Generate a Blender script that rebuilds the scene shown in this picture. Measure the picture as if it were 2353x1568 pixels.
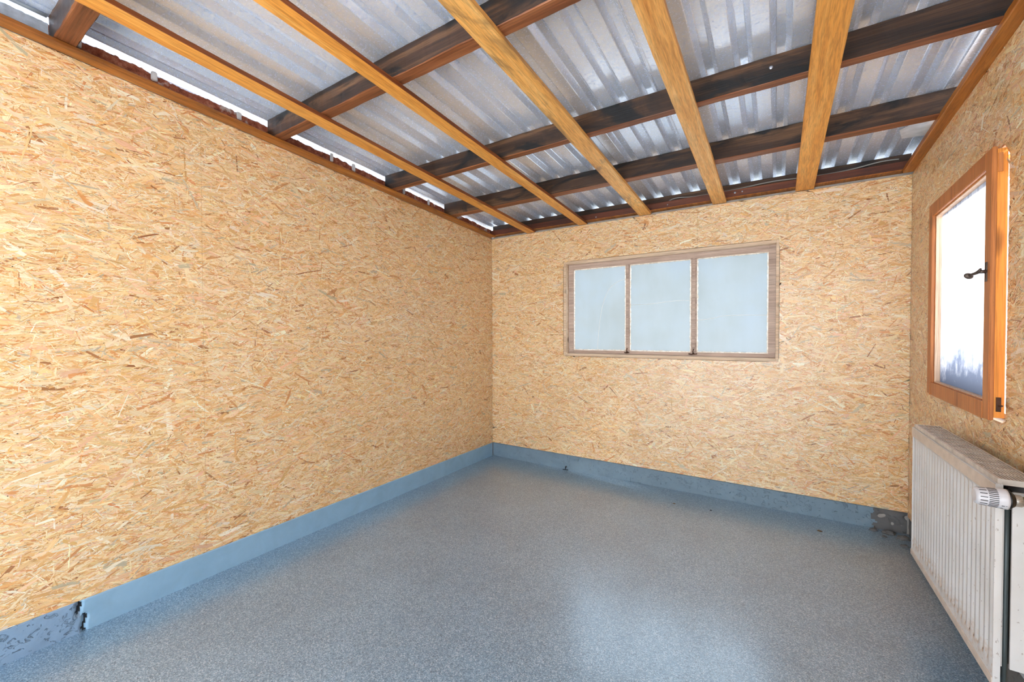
import bpy, bmesh, math, random
import numpy as np
from mathutils import Matrix, Vector, noise as mn
for o in list(bpy.data.objects): bpy.data.objects.remove(o)
S = bpy.context.scene
COL = S.collection
R = math.radians

# ------------------------------------------------------------------ camera
F_PX, YAW, PITCH, ROLL = 945.837, -0.5709, -0.0164, -0.0025
fwd = Vector((math.sin(YAW)*math.cos(PITCH), math.cos(YAW)*math.cos(PITCH), math.sin(PITCH)))
rt = Vector((math.cos(YAW), -math.sin(YAW), 0)); up = rt.cross(fwd)
r2 = math.cos(ROLL)*rt + math.sin(ROLL)*up; u2 = -math.sin(ROLL)*rt + math.cos(ROLL)*up
cd = bpy.data.cameras.new('camera'); cam = bpy.data.objects.new('camera', cd); COL.objects.link(cam)
cd.sensor_fit = 'HORIZONTAL'; cd.sensor_width = 36; cd.lens = F_PX/2353*36; cd.clip_start = .02
cam.matrix_world = Matrix(((r2.x, u2.x, -fwd.x, 2.3557), (r2.y, u2.y, -fwd.y, -3.3079), (r2.z, u2.z, -fwd.z, 1.2), (0, 0, 0, 1)))
S.camera = cam
# ------------------------------------------------------------------ light
S.view_settings.view_transform = 'Standard'; S.view_settings.look = 'None'
S.view_settings.gamma = 1; S.view_settings.use_curve_mapping = False
S.view_settings.exposure = 0.2
w = bpy.data.worlds.new('world'); S.world = w; w.use_nodes = True
bgn = w.node_tree.nodes['Background']; bgn.inputs[0].default_value = (.80, .90, 1.0, 1); bgn.inputs[1].default_value = 5.2
sd = bpy.data.lights.new('sun', 'SUN'); sd.energy = 27.0; sd.angle = R(4); sd.color = (1, .96, .92)
sun = bpy.data.objects.new('sun', sd); COL.objects.link(sun)
sun.rotation_euler = Vector((-.80, .14, -.50)).to_track_quat('-Z', 'Y').to_euler(); sun.location = (6, -2, 4)
ROOM_H, SL, WX, REAR = 2.135, .0578, 3.019, -4.7     # wall height at the back, roof slope, room width, open rear
def rz(off, y): return ROOM_H + off - SL*y

# ------------------------------------------------------------------ material helpers
def lin(c): return tuple(((v/255)/12.92 if v/255 <= .04045 else ((v/255+.055)/1.055)**2.4) for v in c) + (1,)
class NT:
    def __init__(s, name):
        s.m = bpy.data.materials.new(name); s.m.use_nodes = True; s.t = s.m.node_tree
        s.b = s.t.nodes['Principled BSDF']; s.out = s.t.nodes['Material Output']
    def n(s, typ, ins=None, **kw):
        x = s.t.nodes.new('ShaderNode'+typ)
        for k, v in kw.items(): setattr(x, k, v)
        for k, v in (ins or {}).items():
            if isinstance(v, bpy.types.NodeSocket): s.t.links.new(v, x.inputs[k])
            else: x.inputs[k].default_value = v
        return x
    def link(s, a, b): s.t.links.new(a, b)
    def set(s, **kw):
        for k, v in kw.items():
            k = k.replace('_', ' ')
            if isinstance(v, bpy.types.NodeSocket): s.link(v, s.b.inputs[k])
            else: s.b.inputs[k].default_value = v
        return s.m
    def coord(s, scale=(1, 1, 1), rand=True, kind='Object'):
        c = s.n('TexCoord').outputs[kind]
        if rand:
            oi = s.n('ObjectInfo').outputs['Random']
            sc = s.n('VectorMath', {0: (13, 7, 5)}, operation='SCALE'); s.link(oi, sc.inputs['Scale'])
            c = s.n('VectorMath', {0: c, 1: sc.outputs[0]}, operation='ADD').outputs[0]
        return s.n('VectorMath', {0: c, 1: scale}, operation='MULTIPLY').outputs[0]
    def noise(s, vec, scale, detail=4, rough=.5, dist=0):
        return s.n('TexNoise', {'Vector': vec, 'Scale': scale, 'Detail': detail, 'Roughness': rough, 'Distortion': dist}).outputs['Fac']
    def ramp(s, fac, stops, interp='LINEAR'):
        r = s.n('ValToRGB', {'Fac': fac}); e = r.color_ramp; e.interpolation = interp
        while len(e.elements) < len(stops): e.elements.new(.5)
        for el, (p, c) in zip(e.elements, stops):
            el.position = p; el.color = lin(c) if len(c) == 3 else c
        return r.outputs['Color']
    def mix(s, fac, a, b, mode='MIX'):
        x = s.n('Mix', data_type='RGBA', blend_type=mode)
        for sock, v in ((x.inputs[0], fac), (x.inputs[6], a), (x.inputs[7], b)):
            if isinstance(v, bpy.types.NodeSocket): s.link(v, sock)
            else: sock.default_value = (lin(v) if isinstance(v, tuple) and len(v) == 3 else v)
        return x.outputs[2]
    def bump(s, h, strength, dist=.01):
        return s.n('Bump', {'Height': h, 'Strength': strength, 'Distance': dist}).outputs[0]

def plain(name, rgb, rough=.5, metal=0, var=.0):
    t = NT(name); c = lin(rgb)
    if var:
        f = t.noise(t.coord(), 30, 4); k = tuple(max(0, v*(1-var)) for v in rgb); g = tuple(min(255, v*(1+var*.5)) for v in rgb)
        c = t.ramp(f, [(.3, k), (.7, g)])
    return t.set(Base_Color=c, Roughness=rough, Metallic=metal)

def wood(name, axis, cols, stain=0.0, stain_col=(20, 14, 10), rough=.55, knots=True, bump=.25, gl=1.0, stain_at=.5):
    t = NT(name); a = [16.0*gl]*3; a[axis] = .6*gl
    v = t.coord(tuple(a))
    f = t.noise(v, 1.6, 7, .62, .35)
    c = t.ramp(f, [(.28, cols[0]), (.5, cols[1]), (.72, cols[2])])
    b = [90.0]*3; b[axis] = 2.5
    fine = t.noise(t.coord(tuple(b)), 2.2, 3, .6, .4)
    fc = t.ramp(fine, [(.35, (170, 165, 160)), (.6, (255, 255, 255))])
    c = t.mix(.55, c, fc, 'MULTIPLY')
    if knots:
        kk = [5.0]*3; kk[axis] = 2.6
        kv = t.n('TexVoronoi', {'Vector': t.coord(tuple(kk)), 'Scale': 1.0, 'Randomness': 1.0})
        kf = t.ramp(kv.outputs['Distance'], [(.0, (255, 255, 255)), (.10, (210, 210, 210)), (.17, (0, 0, 0))])
        c = t.mix(kf, c, tuple(int(q*.55) for q in cols[0]))
    if stain:
        sa = [4.0]*3; sa[axis] = 1.5
        sf = t.noise(t.coord(tuple(sa)), 1.5, 5, .6, 1.0)
        sr = t.ramp(sf, [(stain_at, (0, 0, 0)), (stain_at+.10, (int(255*stain),)*3)])
        c = t.mix(sr, c, stain_col)
    sp = t.noise(t.coord(), 170, 2)
    c = t.mix(t.ramp(sp, [(.7, (0, 0, 0)), (.76, (150, 150, 150))]), c, (60, 40, 25))
    return t.set(Base_Color=c, Roughness=rough, Normal=t.bump(t.mix(.5, f, fine), bump, .004))

M = {}
M['batten'] = wood('pine_batten', 1, [(214, 138, 52), (236, 164, 74), (248, 188, 104)], stain=.35, stain_col=(128, 88, 48), stain_at=.62, rough=.45)
M['batten_b'] = wood('pine_batten_aged', 1, [(212, 142, 64), (240, 178, 96), (250, 204, 130)], stain=.8, stain_col=(112, 88, 62), stain_at=.53, rough=.5)
M['batten_rough'] = wood('pine_rough_sawn', 1, [(206, 136, 62), (238, 176, 98), (252, 210, 142)], stain=.2, stain_col=(128, 88, 48), stain_at=.62, rough=.5, bump=1.0)
M['bark_edge'] = wood('batten_edge', 1, [(104, 50, 20), (140, 74, 32), (172, 100, 48)], rough=.6, knots=False)
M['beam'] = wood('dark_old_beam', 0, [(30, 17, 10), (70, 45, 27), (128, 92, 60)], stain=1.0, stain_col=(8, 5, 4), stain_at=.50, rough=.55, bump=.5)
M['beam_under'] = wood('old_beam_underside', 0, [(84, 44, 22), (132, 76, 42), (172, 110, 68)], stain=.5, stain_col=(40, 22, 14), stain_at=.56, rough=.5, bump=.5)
M['beam_red'] = wood('reddish_plate', 0, [(72, 32, 16), (104, 50, 26), (136, 72, 38)], stain=.6, stain_col=(26, 16, 12), stain_at=.55, rough=.45)
M['trim'] = wood('orange_trim', 1, [(140, 80, 26), (178, 108, 40), (208, 140, 64)], stain=.65, stain_col=(84, 54, 28), stain_at=.55, rough=.45)
M['sash'] = wood('sash_brown', 2, [(176, 102, 48), (202, 124, 62), (216, 142, 80)], rough=.5, bump=.1, gl=.6)
M['sash_in'] = wood('sash_pale_rebate', 2, [(222, 178, 140), (238, 200, 166), (246, 216, 188)], rough=.5, bump=.1, gl=.6)
M['sash_edge'] = wood('sash_orange_edge', 2, [(222, 128, 40), (240, 150, 56), (248, 170, 80)], rough=.5, bump=.1, gl=.6)
M['frame'] = wood('old_window_frame', 0, [(182, 158, 142), (208, 184, 168), (222, 202, 186)], stain=.35, stain_col=(120, 96, 80), rough=.6, bump=.2)
M['casing'] = wood('window_casing', 0, [(216, 182, 146), (234, 204, 172), (242, 220, 190)], stain=.3, stain_col=(150, 120, 92), rough=.6, bump=.3)

# OSB: every strand is a thin chip of its own colour, with grain along its length
t = NT('strand_board'); at = t.n('Attribute', attribute_name='chip').outputs['Color']
uv = t.n('UVMap', uv_map='grain').outputs[0]
gv = t.n('VectorMath', {0: uv, 1: (18, 520, 1)}, operation='MULTIPLY').outputs[0]
g = t.noise(gv, 1.0, 3, .6, .3)
c = t.mix(.75, at, t.ramp(g, [(.25, (206, 188, 164)), (.5, (250, 246, 240)), (.75, (255, 255, 255))]), 'MULTIPLY')
dd = t.noise(t.coord(rand=False), 260, 3, .6)
c = t.mix(t.ramp(dd, [(.64, (0, 0, 0)), (.72, (150, 150, 150))]), c, (150, 100, 58))
t.set(Base_Color=c, Roughness=.29, Specular_IOR_Level=.7, Normal=t.bump(g, .2, .001)); M['osb'] = t.m
M['black_gap'] = plain('board_joint', (186, 146, 100), .8)
M['nail'] = plain('nail_head', (44, 36, 30), .5, .3)

# galvanised sheet
t = NT('galvanised_sheet'); v = t.coord((1, 1, 1), rand=False)
sp = t.noise(v, 95, 5, .7); big = t.noise(v, 5, 4, .6)
c = t.ramp(sp, [(.3, (198, 209, 230)), (.5, (226, 236, 253)), (.68, (248, 252, 255))])
c = t.mix(t.ramp(big, [(.42, (0, 0, 0)), (.66, (80, 80, 80))]), c, (214, 206, 200), 'MULTIPLY')
M['sheet'] = t.set(Base_Color=c, Roughness=t.ramp(sp, [(.3, (150,)*3), (.7, (124,)*3)]), Metallic=.4, Normal=t.bump(sp, .12, .002))
# floor coating with flakes
t = NT('flake_floor'); v = t.coord((1, 1, 1), rand=False)
a = t.noise(v, 230, 3, .75); b = t.noise(v, 420, 2, .6); big = t.noise(v, 2.6, 5, .6)
c = t.ramp(a, [(.30, (62, 88, 106)), (.44, (108, 144, 170)), (.56, (144, 180, 206)), (.70, (212, 236, 250))])
vo = t.n('TexVoronoi', {'Vector': v, 'Scale': 300.0}); sr = t.n('SeparateColor', {0: vo.outputs['Color']}).outputs[0]
c = t.mix(.62, c, t.ramp(sr, [(.0, (44, 60, 72)), (.09, (92, 124, 146)), (.3, (114, 152, 178)), (.66, (144, 180, 204)), (.86, (196, 224, 240)), (1.0, (232, 244, 250))]))
c = t.mix(t.ramp(b, [(.66, (0, 0, 0)), (.70, (230,)*3)]), c, (226, 230, 232))
c = t.mix(t.ramp(b, [(.29, (255,)*3), (.33, (0, 0, 0))]), c, (52, 56, 60))
c = t.mix(.5, c, t.ramp(big, [(.3, (200, 200, 204)), (.7, (255, 255, 255))]), 'MULTIPLY'); c = t.mix(1.0, c, (238, 242, 248), 'MULTIPLY')
M['floor'] = t.set(Base_Color=c, Roughness=t.ramp(a, [(.3, (140,)*3), (.7, (116,)*3)]), Specular_IOR_Level=1.0, Coat_Weight=1.0, Coat_IOR=1.75, Coat_Roughness=.40, Normal=t.bump(a, .06, .001))
# plinth paint
def plinth(name, col, b1, b2, rough=.42):
    t = NT(name); v = t.coord((1, 1, 1), rand=False)
    n1 = t.noise(v, 9, 6, .6, .5); n2 = t.noise(v, 38, 5, .6, 1.0)
    pit = t.ramp(n2, [(.34, (0, 0, 0)), (.42, (255,)*3)])
    c = t.ramp(n1, [(.3, tuple(int(q*.93) for q in col)), (.7, col)])
    h = t.mix(.5, n1, pit)
    return t.set(Base_Color=c, Roughness=rough, Normal=t.bump(h, b1, b2))
M['plinth_smooth'] = plinth('plinth_paint', (146, 184, 212), .08, .003, .35)
M['plinth_rough'] = plinth('plinth_paint_rough', (126, 150, 166), .8, .006)
M['plinth_broken'] = plinth('plinth_broken', (138, 166, 194), 1.0, .012)
M['concrete'] = plinth('bare_concrete', (112, 112, 112), .8, .005, .9)
t = NT('brick_rubble'); v = t.coord((1, 1, 1), rand=False)
n1 = t.noise(v, 40, 5, .7); n2 = t.noise(v, 11, 4, .6)
c = t.ramp(n1, [(.35, (112, 52, 34)), (.5, (158, 84, 58)), (.66, (190, 124, 96))])
c = t.mix(t.ramp(n2, [(.58, (0,)*3), (.64, (220,)*3)]), c, (206, 198, 192))
M['brick'] = t.set(Base_Color=c, Roughness=.9, Normal=t.bump(n1, 1, .01))
M['limewash'] = plain('limewashed_block', (196, 206, 220), .85, 0, .15)
M['white_mortar'] = plain('white_mortar', (226, 226, 228), .9, 0, .06)
M['outside_wall'] = plain('outside_masonry', (170, 165, 158), .9, 0, .1)
M['dimming_grey'] = plain('grey_render', (118, 120, 118), .9, 0, .1)
M['ground'] = plain('outside_ground', (232, 232, 230), .9, 0, .15)
# radiator enamel with dirt and rust attribute
t = NT('radiator_enamel'); v = t.coord((1, 1, 1), rand=False)
at = t.n('Attribute', attribute_name='rust').outputs['Fac']
n1 = t.noise(t.coord((1, 1, .5), rand=False), 130, 3, .6); n2 = t.noise(v, 60, 4, .6)
c = t.ramp(t.noise(v, 7, 4), [(.3, (208, 204, 200)), (.7, (222, 220, 219))])
c = t.mix(t.ramp(n1, [(.66, (0,)*3), (.70, (190,)*3)]), c, (126, 104, 88))
rr = t.n('Math', {0: at, 1: t.n('Math', {0: n2, 1: .9}, operation='MULTIPLY').outputs[0]}, operation='ADD'); rr6 = t.n('Math', {0: rr.outputs[0], 1: .6}, operation='MULTIPLY').outputs[0]
c = t.mix(t.ramp(rr6, [(.36, (0,)*3), (.56, (220,)*3)]), c, (188, 150, 112))
c = t.mix(t.ramp(rr6, [(.70, (0,)*3), (.78, (255,)*3)]), c, (74, 50, 34))
M['enamel'] = t.set(Base_Color=c, Roughness=.35)
M['enamel_cream'] = plain('enamel_aged', (214, 198, 184), .4, 0, .06)
M['enamel_grille'] = plain('enamel_grille', (206, 196, 186), .35, 0, .12)
M['inner_dark'] = plain('radiator_inside', (70, 58, 50), .8)
M['white_plastic'] = plain('white_plastic', (206, 204, 208), .35)
M['black_plastic'] = plain('black_plastic', (14, 14, 16), .4)
M['nickel'] = plain('nickel', (176, 168, 158), .35, .8)
M['brass'] = plain('aged_brass', (132, 124, 88), .4, .7)
M['pipe_dark'] = plain('dark_pipe', (78, 86, 86), .45, .3)
M['iron'] = plain('wrought_iron', (96, 84, 76), .5, .6, .2)
M['rust'] = plain('rusty_iron', (84, 54, 38), .7, .3, .3)
M['steel'] = plain('screw_steel', (170, 170, 176), .35, .9)
M['cable'] = plain('grey_cable', (150, 148, 142), .5)
M['conduit'] = plain('grey_conduit', (158, 168, 180), .4)
M['debris'] = plain('dry_debris', (112, 88, 58), .8, 0, .3)
M['dark_dirt'] = plain('dark_dirt', (46, 52, 60), .9, 0, .3)

def glass_mat(name, col_fn, gloss=.08, clear=0.0, rough=.25):
    t = NT(name); c = col_fn(t)
    tr = t.n('BsdfTranslucent', {'Color': c}); gl = t.n('BsdfGlossy', {'Roughness': rough})
    m1 = t.n('MixShader', {0: gloss, 1: tr.outputs[0], 2: gl.outputs[0]}); o = m1.outputs[0]
    if clear:
        tp = t.n('BsdfTransparent'); m2 = t.n('MixShader', {0: clear, 1: o, 2: tp.outputs[0]}); o = m2.outputs[0]
    t.link(o, t.out.inputs[0]); return t.m
def frosted(t):
    v = t.coord((1, 1, 1)); n = t.noise(v, 3.2, 4, .55); s = t.noise(t.coord((6, 1, 1.2)), 1.6, 3)
    c = t.ramp(n, [(.3, (160, 166, 165)), (.5, (168, 177, 182)), (.7, (172, 185, 200))])
    return t.mix(.35, c, t.ramp(s, [(.35, (215, 220, 215)), (.65, (255, 255, 255))]), 'MULTIPLY')
def dirty(t):
    s = t.noise(t.coord((1, 26, 1.0), rand=False), 1.4, 4, .6); z = t.n('SeparateXYZ', {0: t.coord((1, 1, 1), rand=False)}).outputs[2]
    c = t.ramp(s, [(.3, (150, 154, 162)), (.45, (200, 202, 208)), (.6, (238, 238, 240))])
    n = t.noise(t.coord((1, 6, 6), rand=False), 1.5, 6, .7)
    zz = t.n('Math', {0: n, 1: .55}, operation='MULTIPLY'); z2 = t.n('Math', {0: z, 1: zz.outputs[0]}, operation='ADD').outputs[0]
    low = t.ramp(z2, [(.0, (255,)*3), (1.0, (255,)*3)])
    mr = t.n('MapRange', {'Value': z2, 'From Min': 1.30, 'From Max': 1.50, 'To Min': 1.0, 'To Max': 0.0}).outputs[0]
    return t.mix(1.0, t.mix(mr, c, (104, 114, 132)), (158, 160, 164), 'MULTIPLY')
t = NT('frosted_pane'); c = frosted(t)
tr = t.n('BsdfTranslucent', {'Color': t.mix(1.0, c, (180, 182, 182), 'MULTIPLY')}); rf = t.n('BsdfRefraction', {'Color': t.mix(.45, (226, 234, 244), c), 'Roughness': .45, 'IOR': 1.12}); gl = t.n('BsdfGlossy', {'Roughness': .3})
m1 = t.n('MixShader', {0: .68, 1: tr.outputs[0], 2: rf.outputs[0]}); m2 = t.n('MixShader', {0: .04, 1: m1.outputs[0], 2: gl.outputs[0]}); t.link(m2.outputs[0], t.out.inputs[0]); M['pane_frost'] = t.m
M['pane_dirty'] = glass_mat('dirty_pane', dirty, .06)
M['putty_glow'] = glass_mat('translucent_putty_glow', lambda t: t.ramp(t.noise(t.coord(), 60, 3), [(.35, (226, 214, 196)), (.6, (252, 246, 236))]), .0)
M['crack'] = plain('crack_glint', (252, 252, 248), .3)  # opaque white imitates light glinting along the cracks
t = NT('clear_face'); tp = t.n('BsdfTransparent'); t.link(tp.outputs[0], t.out.inputs[0]); M['clear'] = t.m

# ------------------------------------------------------------------ object helpers
def finish(name, bm, mats, parent=None, smooth=False):
    me = bpy.data.meshes.new(name); bmesh.ops.recalc_face_normals(bm, faces=bm.faces[:])
    bm.to_mesh(me); bm.free()
    for m in (mats if isinstance(mats, (list, tuple)) else [mats]): me.materials.append(M[m])
    if smooth:
        for p in me.polygons: p.use_smooth = True
    o = bpy.data.objects.new(name, me); COL.objects.link(o)
    if parent: o.parent = parent; o.matrix_parent_inverse = Matrix.Translation(-parent.location) if parent.type == 'EMPTY' and parent.rotation_euler.z == 0 else parent.matrix_world.inverted()
    return o
def tag(o, label, cat, group=None, kind=None):
    o['label'] = label; o['category'] = cat
    if group: o['group'] = group
    if kind: o['kind'] = kind
    return o
def struct(o): o['kind'] = 'structure'; return o
def empty(name, loc, label, cat, group=None):
    o = bpy.data.objects.new(name, None); o.location = loc; o.empty_display_size = .1; COL.objects.link(o)
    return tag(o, label, cat, group)
def box(bm, x0, x1, y0, y1, z0, z1, mat=0):
    r = bmesh.ops.create_cube(bm, size=1, matrix=Matrix.Translation(((x0+x1)/2, (y0+y1)/2, (z0+z1)/2)) @ Matrix.Diagonal((abs(x1-x0), abs(y1-y0), abs(z1-z0), 1)))
    for f in {f for v in r['verts'] for f in v.link_faces}: f.material_index = mat
    return r['verts']
def bevel(bm, w=.002, seg=2):
    bmesh.ops.bevel(bm, geom=bm.edges[:], offset=w, segments=seg, affect='EDGES', clamp_overlap=True)
def cyl(bm, a, b, r0, r1=None, seg=16, mat=0, cap=True):
    a, b = Vector(a), Vector(b); d = b-a; r1 = r0 if r1 is None else r1
    mt = Matrix.Translation((a+b)/2) @ d.to_track_quat('Z', 'Y').to_matrix().to_4x4()
    r = bmesh.ops.create_cone(bm, cap_ends=cap, segments=seg, radius1=r0, radius2=r1, depth=d.length, matrix=mt)
    for f in {f for v in r['verts'] for f in v.link_faces}: f.material_index = mat
def tube(bm, pts, r, seg=8, mat=0):
    pts = [Vector(p) for p in pts]; rings = []
    for i, p in enumerate(pts):
        d = (pts[min(i+1, len(pts)-1)] - pts[max(i-1, 0)]).normalized()
        a = d.orthogonal().normalized() if i == 0 else (a - a.dot(d)*d).normalized()
        b = d.cross(a); rr = r[i] if isinstance(r, list) else r
        rings.append([bm.verts.new(p + rr*(math.cos(2*math.pi*k/seg)*a + math.sin(2*math.pi*k/seg)*b)) for k in range(seg)])
    for u, v in zip(rings, rings[1:]):
        for k in range(seg):
            f = bm.faces.new((u[k], u[(k+1) % seg], v[(k+1) % seg], v[k])); f.material_index = mat; f.smooth = True
    bm.faces.new(rings[0][::-1]).material_index = mat; bm.faces.new(rings[-1]).material_index = mat
def lathe(bm, origin, axis, prof, seg=24, mat=0):
    o = Vector(origin); d = Vector(axis).normalized(); a = d.orthogonal().normalized(); b = d.cross(a); rings = []
    for s_, r_ in prof: rings.append([bm.verts.new(o+d*s_+max(r_, 1e-5)*(math.cos(2*math.pi*k/seg)*a+math.sin(2*math.pi*k/seg)*b)) for k in range(seg)])
    for u, v in zip(rings, rings[1:]):
        for k in range(seg):
            f = bm.faces.new((u[k], u[(k+1) % seg], v[(k+1) % seg], v[k])); f.material_index = mat; f.smooth = True
    bm.faces.new(rings[0][::-1]).material_index = mat; bm.faces.new(rings[-1]).material_index = mat

# ------------------------------------------------------------------ OSB walls
PAL = [((251, 226, 186), .30), ((243, 205, 150), .31), ((230, 179, 116), .16), ((218, 150, 94), .06), ((243, 196, 162), .08), ((202, 192, 168), .035), ((166, 108, 66), .015), ((252, 240, 218), .08)]
PALC = np.array([lin(c)[:3] for c, _ in PAL]); PALP = np.array([p for _, p in PAL]); PALP = PALP/PALP.sum()
def osb_wall(name, O, U, V, N, u0, u1, v0, vtop, holes, seed, dens, seams, thick=.016, tint=1.0):
    """O origin, U along, V up, N towards the room; vtop(u) is the top edge"""
    rg = np.random.default_rng(seed); O, U, V, N = map(np.array, (O, U, V, N))
    vmax = max(vtop(u0), vtop(u1)); area = (u1-u0)*(vmax-v0); n = int(area*dens)
    cu = rg.uniform(u0, u1, n); cv = rg.uniform(v0, vmax, n)
    bg = rg.random(n) < .22; L = np.where(bg, np.clip(rg.lognormal(math.log(.074), .40, n), .03, .17), np.clip(rg.lognormal(math.log(.031), .50, n), .008, .09)); Wd = np.where(bg, np.clip(rg.lognormal(math.log(.0088), .48, n), .003, .022), np.clip(rg.lognormal(math.log(.0029), .45, n), .001, .009))
    Wd = np.minimum(Wd, L*.6)
    ang = np.where(rg.random(n) < .80, rg.normal(0, .42, n), rg.uniform(-1.57, 1.57, n))
    sh = rg.uniform(-.5, .5, (n, 6)); hw = Wd/2; hl = L/2
    lx = np.stack([-hl, -hl*.35+sh[:, 0]*hl*.3, hl*.9+sh[:, 1]*Wd*.9, hl, hl*.35+sh[:, 2]*hl*.3, -hl*.9+sh[:, 3]*Wd*.9], 1)
    bow = sh[:, 5]*Wd*.7
    ly = np.stack([-hw*.7+sh[:, 4]*hw, -hw+bow, -hw*.8, hw*.7-sh[:, 4]*hw, hw+bow, hw*.8], 1)
    ca, sa = np.cos(ang)[:, None], np.sin(ang)[:, None]
    pu = cu[:, None]+lx*ca-ly*sa; pv = cv[:, None]+lx*sa+ly*ca; pu_, pv_ = pu.copy(), pv.copy()
    keep = np.ones(n, bool)
    for (a, b, c, d) in holes:
        keep &= ~((cu > a) & (cu < b) & (cv > c) & (cv < d))
        ins = (pu > a) & (pu < b) & (pv > c) & (pv < d)
        for qu in (a, b):
            for qv in (c, d): keep &= ~(np.hypot(cu-qu, cv-qv) < np.minimum(L*.5+.001, .014))
        dist = np.stack([pu-a, b-pu, pv-c, d-pv], 2); k = dist.argmin(2)
        pu = np.where(ins & (k == 0), a, np.where(ins & (k == 1), b, pu)); pv = np.where(ins & (k == 2), c, np.where(ins & (k == 3), d, pv))
    top = np.vectorize(vtop)(np.clip(pu, u0, u1)); pu = np.clip(pu, u0, u1); keep &= cv < np.vectorize(vtop)(cu); pv = np.clip(pv, v0, None); pv = np.minimum(pv, top)
    dep = -.0007*rg.random(n); dep = np.where(bg & (rg.random(n) < .5), dep-.0003, dep); tu, tv = rg.normal(0, .0002, n), rg.normal(0, .00022, n)
    clamped = (np.abs(pu-pu_)+np.abs(pv-pv_) > 1e-6).any(1); tu[clamped] = 0; tv[clamped] = 0
    def shoe(x, y): return .5*(x*np.roll(y, -1, 1)-np.roll(x, -1, 1)*y).sum(1)
    keep &= shoe(pu, pv) > .4*shoe(pu_, pv_)
    du, dv = pu-cu[:, None], pv-cv[:, None]; lx = du*ca+dv*sa; ly = -du*sa+dv*ca
    dn = dep[:, None]+np.clip(lx/hl[:, None], -1, 1)*tu[:, None]+np.clip(ly/hw[:, None], -1, 1)*tv[:, None]
    P = O+pu[..., None]*U+pv[..., None]*V+dn[..., None]*N; P = P[keep]; n = len(P)
    ci = rg.choice(len(PAL), n, p=PALP); colr = PALC[ci]*(rg.normal(1, .085, (n, 1)))*(1+rg.normal(0, .025, (n, 3)))
    big = (Wd[keep] > .009); colr[big] = colr[big]*.9+.1*PALC[1]
    colr = np.clip(colr*tint, .01, 1)
    guv = np.stack([lx+rg.uniform(0, 50, (len(lx), 1)), ly+rg.uniform(0, 5, (len(ly), 1))], 2)[keep]
    if N @ np.cross(U, V) < 0: P = P[:, ::-1]; guv = guv[:, ::-1]
    V_ = [P.reshape(-1, 3)]; loops = [np.arange(n*6)]; sizes = [np.full(n, 6)]; mat = [np.zeros(n, int)]; fc = [colr]; uvs = [guv.reshape(-1, 2)]
    off = n*6
    def addf(bm_boxes, mi, col):
        nonlocal off
        for (a, b, c, d, e, f) in bm_boxes:    # u0,u1 v0,v1 n0,n1 ; v may slope with vtop when d is None
            q = []
            for uu, vv, nn in [(a, c, e), (b, c, e), (b, d, e), (a, d, e), (a, c, f), (b, c, f), (b, d, f), (a, d, f)]:
                v2 = vtop(uu) if vv is None else min(vv, vtop(uu)); q.append(O+uu*U+v2*V+nn*N)
            V_.append(np.array(q)); F = np.array([[0, 3, 2, 1], [4, 5, 6, 7], [0, 1, 5, 4], [1, 2, 6, 5], [2, 3, 7, 6], [3, 0, 4, 7]])
            if N @ np.cross(U, V) < 0: F = F[:, ::-1]
            loops.append((F+off).reshape(-1)); sizes.append(np.full(6, 4)); mat.append(np.full(6, mi)); fc.append(np.tile(col, (6, 1)))
            uvs.append(np.array([[x[0]*.3+x[2]*.3+x[1]*.3, x[2]] for x in (F+0).reshape(-1)[:, None]*0+np.array(q)[F.reshape(-1)]])); off += 8
    # backing slab split round the holes
    us = sorted({u0, u1} | {h[0] for h in holes} | {h[1] for h in holes}); boxes = []
    for a, b in zip(us, us[1:]):
        hh = [h for h in holes if h[0] <= (a+b)/2 <= h[1]]
        if not hh: boxes.append((a, b, v0, None, -thick, -.0012))
        else: boxes += [(a, b, v0, hh[0][2], -thick, -.0012), (a, b, hh[0][3], None, -thick, -.0012)]
    addf(boxes, 0, PALC[2]*.8)
    for (ua, va, vb) in seams: addf([(ua-.0004, ua+.0004, va, vb, -.001, .0001)], 1, PALC[6])
    nn_ = []
    for k in range(int(area*22)):
        a, b = rg.uniform(u0+.02, u1-.02), rg.uniform(v0+.02, vmax-.02)
        if b < vtop(a)-.01 and not any(h[0]-.01 < a < h[1]+.01 and h[2]-.01 < b < h[3]+.01 for h in holes):
            r = rg.uniform(.0008, .0017); s2 = rg.uniform(1, 1.7)
            nn_.append((a-r*s2, a+r*s2, b-r, b+r, -.001, .0004))
    addf(nn_, 2, PALC[6])
    vv = np.concatenate(V_); lp = np.concatenate(loops); sz = np.concatenate(sizes); me = bpy.data.meshes.new(name)
    me.vertices.add(len(vv)); me.vertices.foreach_set('co', vv.reshape(-1)); me.loops.add(len(lp)); me.loops.foreach_set('vertex_index', lp)
    me.polygons.add(len(sz)); me.polygons.foreach_set('loop_start', np.concatenate([[0], np.cumsum(sz)[:-1]])); me.polygons.foreach_set('loop_total', sz)
    me.polygons.foreach_set('material_index', np.concatenate(mat)); me.update(calc_edges=True)
    me.attributes.new('sharp_face', 'BOOLEAN', 'FACE').data.foreach_set('value', np.ones(len(sz), bool))
    ca_ = me.attributes.new('chip', 'FLOAT_COLOR', 'FACE'); cc = np.concatenate(fc); ca_.data.foreach_set('color', np.concatenate([cc, np.ones((len(cc), 1))], 1).reshape(-1))
    ul = me.uv_layers.new(name='grain'); uvv = np.concatenate(uvs); ul.data.foreach_set('uv', uvv.reshape(-1))
    for m in ('osb', 'black_gap', 'nail'): me.materials.append(M[m])
    o = bpy.data.objects.new(name, me); COL.objects.link(o); return struct(o)

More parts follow.
